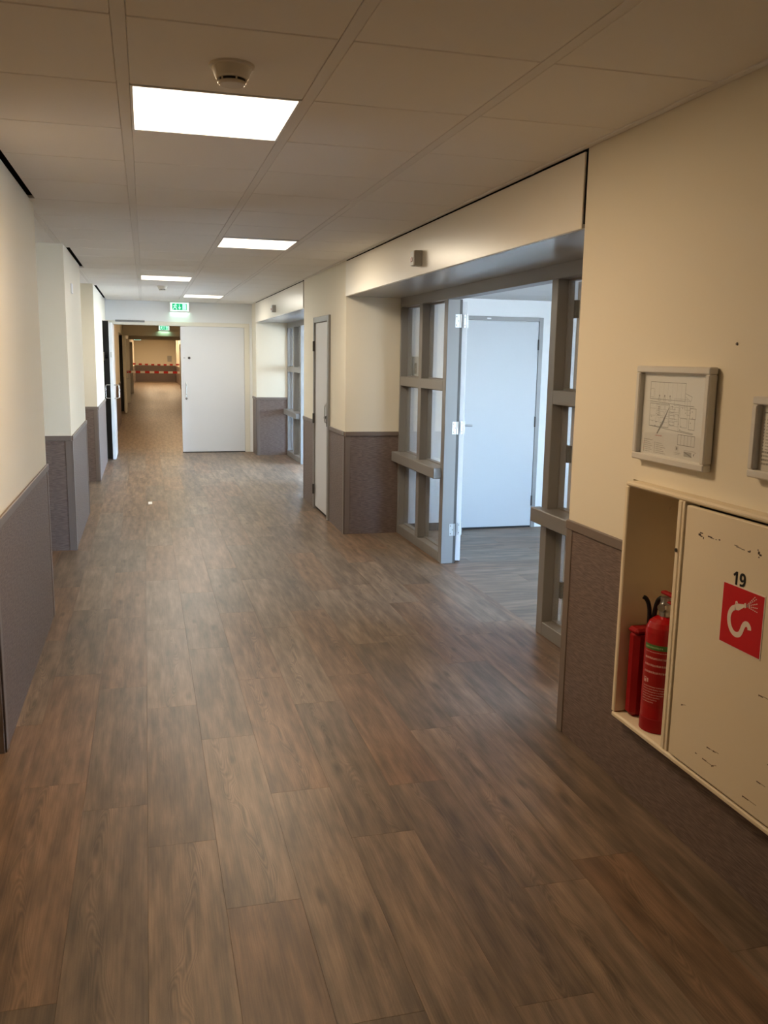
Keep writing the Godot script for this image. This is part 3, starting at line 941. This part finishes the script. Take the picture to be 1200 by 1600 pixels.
func build_end_wall() -> void:
	var w := struct("wall_end", MB.new().bx(-1.0, XR, 2.172, H + 0.03, DE, DE + 0.12).bx(1.717, XR, 0, 2.172, DE, DE + 0.12), M.white, "white wall over the fire doors at the end of the corridor", "wall")
	var fr := MB.new().bx(-0.52, 1.715, 2.106, 2.171, DE - 0.012, DE + 0.10, 0.003).bx(1.629, 1.715, 0, 2.106, DE - 0.012, DE + 0.10, 0.003).bx(-0.565, -0.52, 0, 2.171, DE - 0.002, DE + 0.10, 0.003)
	obj("door_frame", fr, M.frame_white, w)
	obj("closer_rail", box(-0.453, 0.009, 2.150, 2.180, DE - 0.032, DE - 0.012, 0.003), M.frame, w)
	# closed right-hand leaf
	var t := thing("door", 1.1, 0, DE + 0.02, "closed pale grey fire door leaf with long pull handle at the corridor end", "door", "", "structure")
	t.name = "door_1"
	obj("leaf", box(0.576, 1.627, 0.012, 2.104, DE - 0.002, DE + 0.048, 0.003), M.door, t)
	obj("bottom_seal", box(0.576, 1.627, 0.0, 0.012, DE + 0.004, DE + 0.04), M.black, t)
	pull_handle(t, 0.655, 0.915, 1.175, DE - 0.002, 0.0, -0.045, 0.008)
	obj("handle_rose", MB.new().lathe([[0.0, 0.008], [0.016, 0.008], [0.018, 0.0]], Vector3(0.655, 0.912, -DE + 0.002), 16, Vector3(0, 0, 1)), M.dark_metal, t)
	obj("lock_cylinder", MB.new().lathe([[0.0, 0.012], [0.018, 0.012], [0.022, 0.0]], Vector3(0.712, 1.585, -DE + 0.002), 20, Vector3(0, 0, 1)), M.dark_metal, t)
	obj("label_plate", box(0.615, 0.650, 1.580, 1.592, DE - 0.006, DE - 0.002), M.grey_box, t)
	# open left-hand leaf, standing along the corridor
	t = thing("door", -0.5, 0, 14.75, "open white fire door leaf standing edge-on in front of the black niche", "door", "", "structure")
	t.name = "door_2"
	obj("leaf", box(-0.526, -0.478, 0.012, 2.104, 14.25, 15.235, 0.003), M.door, t)
	pull_handle(t, -0.478, 0.955, 1.160, 14.31, 0.075, 0.0, 0.009)
	pull_handle(t, -0.526, 0.955, 1.160, 14.31, -0.075, 0.0, 0.009)
	obj("edge_latch", box(-0.512, -0.492, 1.58, 1.66, 14.246, 14.252), M.steel, t)
	# magnet that holds the leaf
	t = thing("door_holder", -0.6, 1.54, 14.42, "small door holder magnet on the black niche panel behind the open leaf", "door holder")
	obj("bracket", box(-0.66, -0.60, 1.53, 1.66, 14.40, 14.45, 0.004), M.grey_box, t)
	obj("magnet", MB.new().lathe([[0.0, 0.05], [0.028, 0.05], [0.030, 0.045], [0.030, 0.0]], Vector3(-0.60, 1.59, -14.43), 16, Vector3.RIGHT), M.black, t)

func build_closet() -> void:
	var t := thing("door", XR, 0, 9.03, "narrow pale closet door in grey frame, on the wall between the two recesses", "door", "", "structure")
	t.name = "door_3"
	var fr := MB.new().bx(XR - 0.022, XR + 0.06, 0, 2.05, 8.612, 8.685, 0.004).bx(XR - 0.022, XR + 0.06, 0, 2.05, 9.392, 9.438, 0.004).bx(XR - 0.022, XR + 0.06, 1.992, 2.05, 8.685, 9.392, 0.004)
	obj("door_frame", fr, M.frame, t)
	obj("leaf", box(XR - 0.004, XR + 0.036, 0.030, 1.990, 8.688, 9.389, 0.002), M.door, t)
	obj("bottom_gap", box(XR + 0.01, XR + 0.05, 0.0, 0.030, 8.688, 9.389), M.black, t)
	for y in [1.70, 0.935, 0.165]:
		obj("hinge", MB.new().lathe([[0.0, 0.0], [0.011, 0.0], [0.011, 0.105], [0.0, 0.105]], Vector3(XR - 0.024, y, -9.392), 12), M.dark_metal, t)
	var p := obj("handle_plate", box(XR - 0.010, XR - 0.004, 0.965, 1.185, 8.745, 8.785, 0.002), M.steel, t)
	obj("grip", MB.new().tube([Vector3(XR - 0.008, 0.985, -8.765), Vector3(XR - 0.022, 0.990, -8.765), Vector3(XR - 0.026, 1.005, -8.765), Vector3(XR - 0.026, 1.145, -8.765), Vector3(XR - 0.022, 1.16, -8.765), Vector3(XR - 0.008, 1.165, -8.765)], 0.006, 10), M.steel, p)
	obj("key_knob", MB.new().lathe([[0.0, 0.018], [0.012, 0.018], [0.014, 0.0]], Vector3(XR - 0.008, 1.035, -8.80), 14, Vector3.LEFT), M.dark_metal, p)
	obj("strike_plate", box(XR - 0.025, XR - 0.021, 0.95, 1.06, 8.66, 8.684), M.dark_metal, t)

func build_far_corridor() -> void:
	var top := H + 0.03
	var w := struct("wall_left", box(-0.85, -0.60, 0, top, DE + 0.12, 22.4), M.wall, "cream left wall beyond the fire doors", "wall")
	wainscot(w, "+x", -0.60, DE + 0.12, 22.4, [false, false])
	w = struct("wall_left", MB.new().bx(-1.3, -0.85, 0, top, 22.3, 26.7).bx(-0.85, -0.60, 2.15, top, 22.4, 26.7), M.wall, "left wall above the dark niche far beyond the fire doors", "wall")
	obj("niche_panel", box(-0.85, -0.62, 0, 2.15, 26.5, 26.6), M.black_panel, w)
	w = struct("wall_left", box(-1.0, -0.62, 0, top, 26.7, 55.5), M.wall, "cream left wall of the distant corridor", "wall")
	wainscot(w, "+x", -0.62, 26.9, 55.5, [false, false])
	for d in [31.0, 38.8]:
		obj("door_frame", box(-0.62, -0.50, 0, 2.12, d, d + 0.12, 0.003), M.frame_white, w)
	w = struct("wall_right", box(XR, 2.1, 0, top, DE + 0.12, 55.5), M.wall, "cream right wall of the distant corridor", "wall")
	wainscot(w, "-x", XR, DE + 0.2, 55.5, [false, false])
	for d in [38.8, 44.0]:
		obj("door_frame", box(XR - 0.16, XR, 0, 2.12, d, d + 0.12, 0.003), M.frame_white, w)
	w = struct("wall_end", box(-1.2, 2.3, 0, top, 55.5, 55.7), M.wall, "cream end wall over brown wainscot, at the very end of the distant corridor", "wall")
	wainscot(w, "-d", 55.5, -0.6, XR, [false, false])
	w = struct("wall_end", box(-0.85, XR, 2.15, top, 26.62, 26.74), M.wall, "cream wall over the second pair of doors beyond the fire doors", "wall")
	w = struct("wall_end", box(-0.62, XR, 2.225, top, 38.8, 38.92), M.wall, "cream header wall of the third doorway, deep in the distant corridor", "wall")
	var t := thing("door", -0.55, 0, 26.2, "open door leaf edge-on at the second doorway far beyond the fire doors", "door", "", "structure")
	t.name = "door_20"
	obj("leaf", box(-0.58, -0.52, 0.01, 2.13, 25.6, 26.6, 0.003), M.frame_white, t)
	obj("pull_handle", MB.new().tube([Vector3(-0.52, 0.95, -25.7), Vector3(-0.45, 0.95, -25.7), Vector3(-0.45, 1.15, -25.7), Vector3(-0.52, 1.15, -25.7)], 0.01, 8), M.steel, t)
	ceiling_light(0.576, 19.5, "ceiling light of the distant corridor, hidden above the header walls from here", "ceiling lights of the distant corridor")
	ceiling_light(-0.024, 34.0, "ceiling light of the distant corridor, hidden above the header walls from here", "ceiling lights of the distant corridor")
	for p in [[0.576, 16.6], [0.576, 22.8], [0.576, 28.4], [0.576, 41.0], [0.0, 44.5], [1.1, 44.5], [0.0, 47.0], [1.1, 47.0], [0.0, 49.3], [1.1, 49.3], [0.0, 52.3], [1.1, 52.3]]:
		ceiling_light(p[0], p[1], "ceiling light of the distant corridor, hidden above the header walls from here", "ceiling lights of the distant corridor")
	ceiling_light(0.50, 51.0, "ceiling light in view at the far end of the distant corridor", "ceiling lights of the distant corridor")
	exit_sign(0.55, 2.30, 26.60, "lit exit sign over the second doorway beyond the fire doors")
	var hung := exit_sign(-0.30, 2.20, 40.0, "lit exit sign hanging deep in the distant corridor")
	obj("ceiling_bracket", box(-0.42, -0.18, 2.36, H, 39.96, 39.99), M.white, hung)
	for s in [[30.0, 1.02, "nearer red and white barrier tape across the distant corridor", 0.0], [45.0, 1.09, "farther red and white barrier tape across the distant corridor", 0.03]]:
		t = thing("barrier_tape", 0.57, s[1], s[0], s[2], "barrier tape", "red and white barrier tapes")
		var xs := []
		for i in 17: xs.append(lerpf(-0.605, XR - 0.018, i / 16.0))
		for i in 16:
			var sag0: float = s[1] + s[3] * pow(i / 8.0 - 1.0, 2)
			var sag1: float = s[1] + s[3] * pow((i + 1) / 8.0 - 1.0, 2)
			obj("tape_band", box(xs[i], xs[i + 1], minf(sag0, sag1), maxf(sag0, sag1) + 0.07, s[0], s[0] + 0.002), [M.tape_red, M.tape_white][i % 2], t)
	tag(obj("wall_box", box(1.30, 1.55, 1.20, 1.55, 55.44, 55.5, 0.006), M.grey_box), "small grey box on the end wall of the distant corridor", "box")

func build_cabinet() -> void:
	var x := XR - 0.050
	var t := thing("fire_hose_cabinet", XR, 0.285, 2.34, "cream fire hose cabinet let into the wall, number 19, with open extinguisher compartment", "cabinet")
	# casing: outer shell with a front frame
	var d0 := 1.815
	var d1 := 2.890
	var y0 := 0.285
	var y1 := 1.208
	var back := 1.975
	obj("casing", MB.new().bx(x, back, y1 - 0.018, y1, d0, d1, 0.006).bx(x, back, y0, y0 + 0.022, d0, d1, 0.006).bx(x, back, y0 + 0.022, y1 - 0.018, d1 - 0.022, d1, 0.004).bx(x, back, y0 + 0.022, y1 - 0.018, d0, d0 + 0.022, 0.004), M.cream, t)
	obj("back_panel", box(back - 0.01, back, y0 + 0.02, y1 - 0.016, d0 + 0.02, d1 - 0.02), M.cream, t)
	obj("divider", box(x + 0.001, back - 0.01, y0 + 0.022, y1 - 0.018, 2.528, 2.552, 0.004), M.cream, t)
	# hose compartment is shut by a door with a shadow gap
	obj("door_stop", box(x + 0.003, x + 0.05, y0 + 0.022, y1 - 0.018, 2.514, 2.5275, 0.002), M.cream, t)
	obj("hose_bay", box(x + 0.05, back - 0.012, y0 + 0.03, y1 - 0.03, d0 + 0.03, 2.50), M.black, t)
	var door := MB.new().bx(x - 0.004, x + 0.016, y0 + 0.030, y1 - 0.026, d0 + 0.026, 2.493, 0.003)
	for i in door.v.size(): door.uv[i] = Vector2((2.493 + door.v[i].z) / 0.652, (y1 - 0.026 - door.v[i].y) / 0.867)
	var dr := obj("door", door, textured(cabinet_door_image(), 0.5), t)
	var fx := x - 0.0042
	# red square with the hose-reel pictogram
	var sg := obj("hose_sign", box(fx - 0.0012, fx, 0.789, 0.983, 2.078, 2.272), M.sign_white, dr)
	obj("red_field", box(fx - 0.0018, fx - 0.0012, 0.793, 0.979, 2.082, 2.268), M.sign_red, dr)
	# pictogram laid out in sign units (u right, w up), 0..1
	var P := func(u: float, w: float) -> Vector2: return Vector2(2.268 - u * 0.186, 0.793 + w * 0.186)
	var pic := MB.new()
	var px := fx - 0.0022
	var hose := []
	var key := [[0.34, 0.66], [0.27, 0.62], [0.22, 0.55], [0.20, 0.46], [0.22, 0.36], [0.27, 0.28], [0.34, 0.23], [0.42, 0.22], [0.49, 0.25], [0.53, 0.31], [0.56, 0.39], [0.60, 0.45], [0.66, 0.465], [0.71, 0.43], [0.72, 0.385]]
	var cv := Curve2D.new()
	for i in key.size():
		var a: Array = key[maxi(i - 1, 0)]
		var b: Array = key[mini(i + 1, key.size() - 1)]
		var tn := Vector2(b[0] - a[0], b[1] - a[1]) / 6.0
		cv.add_point(Vector2(key[i][0], key[i][1]), -tn, tn)
	for q in cv.tessellate(3, 3.0): hose.append(P.call(q.x, q.y))
	strip(pic, hose, 0.0165, px)
	# nozzle, collar, lever and the five jets
	for poly in [[[0.335, 0.615], [0.325, 0.705], [0.40, 0.735], [0.545, 0.765], [0.555, 0.72], [0.43, 0.63]], [[0.56, 0.705], [0.545, 0.785], [0.585, 0.80], [0.60, 0.72]], [[0.33, 0.71], [0.33, 0.76], [0.37, 0.775], [0.40, 0.735], [0.385, 0.73], [0.365, 0.75], [0.355, 0.715]]]:
		var pp := PackedVector2Array()
		for q in poly: pp.append(P.call(q[0], q[1]))
		pic.flat(pp, px, 0.0)
	for j in 5:
		var e: Vector2 = [Vector2(0.80, 1.0), Vector2(0.84, 0.935), Vector2(0.865, 0.86), Vector2(0.88, 0.79), Vector2(0.885, 0.72)][j]
		var s0 := Vector2(0.61, 0.765 - j * 0.004)
		e = Vector2(e.x, minf(e.y, 0.96))
		for k in 6:
			var a2 := s0.lerp(e, (k + 0.1) / 6.0)
			var b2 := s0.lerp(e, (k + 0.72) / 6.0)
			strip(pic, [P.call(a2.x, a2.y), P.call(b2.x, b2.y)], 0.0030, px)
	obj("hose_pictogram", pic, M.sign_white, dr)
	# the number above it
	var tm := TextMesh.new()
	var sf := SystemFont.new()
	sf.font_names = PackedStringArray(["Droid Sans"])
	sf.font_weight = 700
	tm.font = sf
	tm.text = "19"
	tm.font_size = 64
	tm.pixel_size = 0.00088
	tm.depth = 0.0008
	tm.material = M.black
	var tx := MeshInstance3D.new()
	tx.name = "number"
	tx.mesh = tm
	tx.rotation_degrees = Vector3(0, -90, 0)
	tx.position = Vector3(fx - 0.0008, 1.003, -2.200) - origin_of(dr)
	dr.add_child(tx, true)
	obj("keyhole", MB.new().lathe([[0.0, 0.003], [0.006, 0.003], [0.007, 0.0]], Vector3(x, 1.02, -2.540), 12, Vector3.LEFT), M.dark_metal, t)
	obj("rivet", MB.new().lathe([[0.0, 0.004], [0.008, 0.004], [0.009, 0.0]], Vector3(1.90, 1.10, -2.868), 12, Vector3(0, 0, 1)), M.cream, t)
	# extinguisher on the compartment floor
	var ey := y0 + 0.022
	var ex := 1.797
	var ed := 2.700
	var e := thing("fire_extinguisher", ex, ey, ed, "red fire extinguisher with green label band, in the open end of the cabinet", "fire extinguisher")
	var c := Vector3(ex, ey, -ed)
	var r := 0.066
	obj("cylinder", MB.new().lathe([[0.0, 0.0], [r - 0.004, 0.0], [r, 0.006], [r, 0.375], [r - 0.003, 0.392], [r - 0.012, 0.410], [r - 0.028, 0.423], [0.020, 0.430], [0.0, 0.432]], c, 48), M.red, e)
	obj("foot_ring", MB.new().lathe([[r + 0.0008, 0.002], [r + 0.0008, 0.052], [r, 0.054]], c, 48), M.red_matt, e)
	var lab := MB.new()
	var im_m := textured(extinguisher_label_image(), 0.35)
	for k in 24:
		# the label faces out and towards the camera
		var a0 := lerpf(PI * 1.06, PI * 0.34, k / 24.0)
		var a1 := lerpf(PI * 1.06, PI * 0.34, (k + 1) / 24.0)
		for tri_ in [[[a0, 0.10, 0], [a1, 0.10, 1], [a1, 0.34, 1]], [[a0, 0.10, 0], [a1, 0.34, 1], [a0, 0.34, 0]]]:
			var pv: Array[Vector3] = []
			for q in tri_: pv.append(c + Vector3(cos(q[0]) * (r + 0.0006), q[1], sin(q[0]) * (r + 0.0006)))
			var before := lab.v.size()
			lab.tri(pv[0], pv[1], pv[2], Vector3(cos(a0), 0, sin(a0)))
			for j in 3:
				var pp2 := lab.v[before + j] - c
				var ang := atan2(pp2.z, pp2.x)
				if ang < 0: ang += TAU
				lab.n[before + j] = Vector3(cos(ang), 0, sin(ang))
				lab.uv[before + j] = Vector2((PI * 1.06 - ang) / (PI * 0.72), (0.34 - pp2.y) / 0.24)
	obj("label", lab, im_m, e).set_meta("label", "label with green band and white print")
	obj("valve", MB.new().lathe([[0.019, 0.426], [0.023, 0.432], [0.023, 0.448], [0.016, 0.452], [0.016, 0.474], [0.021, 0.478], [0.021, 0.500], [0.0, 0.503]], c, 24), M.steel, e)
	obj("lever", MB.new().bx(ex - 0.012, ex + 0.012, ey + 0.508, ey + 0.520, ed - 0.10, ed + 0.026, 0.004).bx(ex - 0.010, ex + 0.010, ey + 0.482, ey + 0.490, ed - 0.085, ed - 0.01, 0.003), M.red_matt, e)
	obj("gauge", MB.new().lathe([[0.0, 0.012], [0.014, 0.012], [0.016, 0.0]], c + Vector3(-0.020, 0.466, 0.006), 16, Vector3(-0.8, 0, 0.6)), M.chrome, e)
	var bend := func(keys: Array) -> Array:
		var cv3 := Curve3D.new()
		for k in keys.size():
			var p: Array = keys[k]
			var a: Array = keys[maxi(k - 1, 0)]
			var b: Array = keys[mini(k + 1, keys.size() - 1)]
			var tn := (Vector3(b[0], b[1], -b[2]) - Vector3(a[0], a[1], -a[2])) / 6.0
			cv3.add_point(Vector3(p[0], p[1], -p[2]), -tn, tn)
		return Array(cv3.tessellate(3, 4.0))
	obj("hose", MB.new().tube(bend.call([[1.795, 0.792, 2.712], [1.792, 0.796, 2.728], [1.790, 0.780, 2.744], [1.790, 0.745, 2.757], [1.795, 0.690, 2.772], [1.800, 0.560, 2.776], [1.792, 0.480, 2.778]]), 0.009, 10), M.black, e)
	obj("nozzle", MB.new().tube(bend.call([[1.782, 0.600, 2.779], [1.782, 0.715, 2.780], [1.779, 0.755, 2.783], [1.770, 0.778, 2.788], [1.760, 0.786, 2.794]]), 0.008, 10), M.black, e)
	# the flat red case behind it
	e = thing("blanket_case", 1.80, ey, 2.83, "dark red flat-topped case standing in the cabinet left of the extinguisher", "case")
	obj("case_body", MB.new().bx(1.746, 1.866, ey, ey + 0.340, 2.800, 2.862, 0.018), M.red_matt, e)
	obj("case_lid", MB.new().bx(1.744, 1.868, ey + 0.325, ey + 0.350, 2.798, 2.863, 0.010), M.red_matt, e)
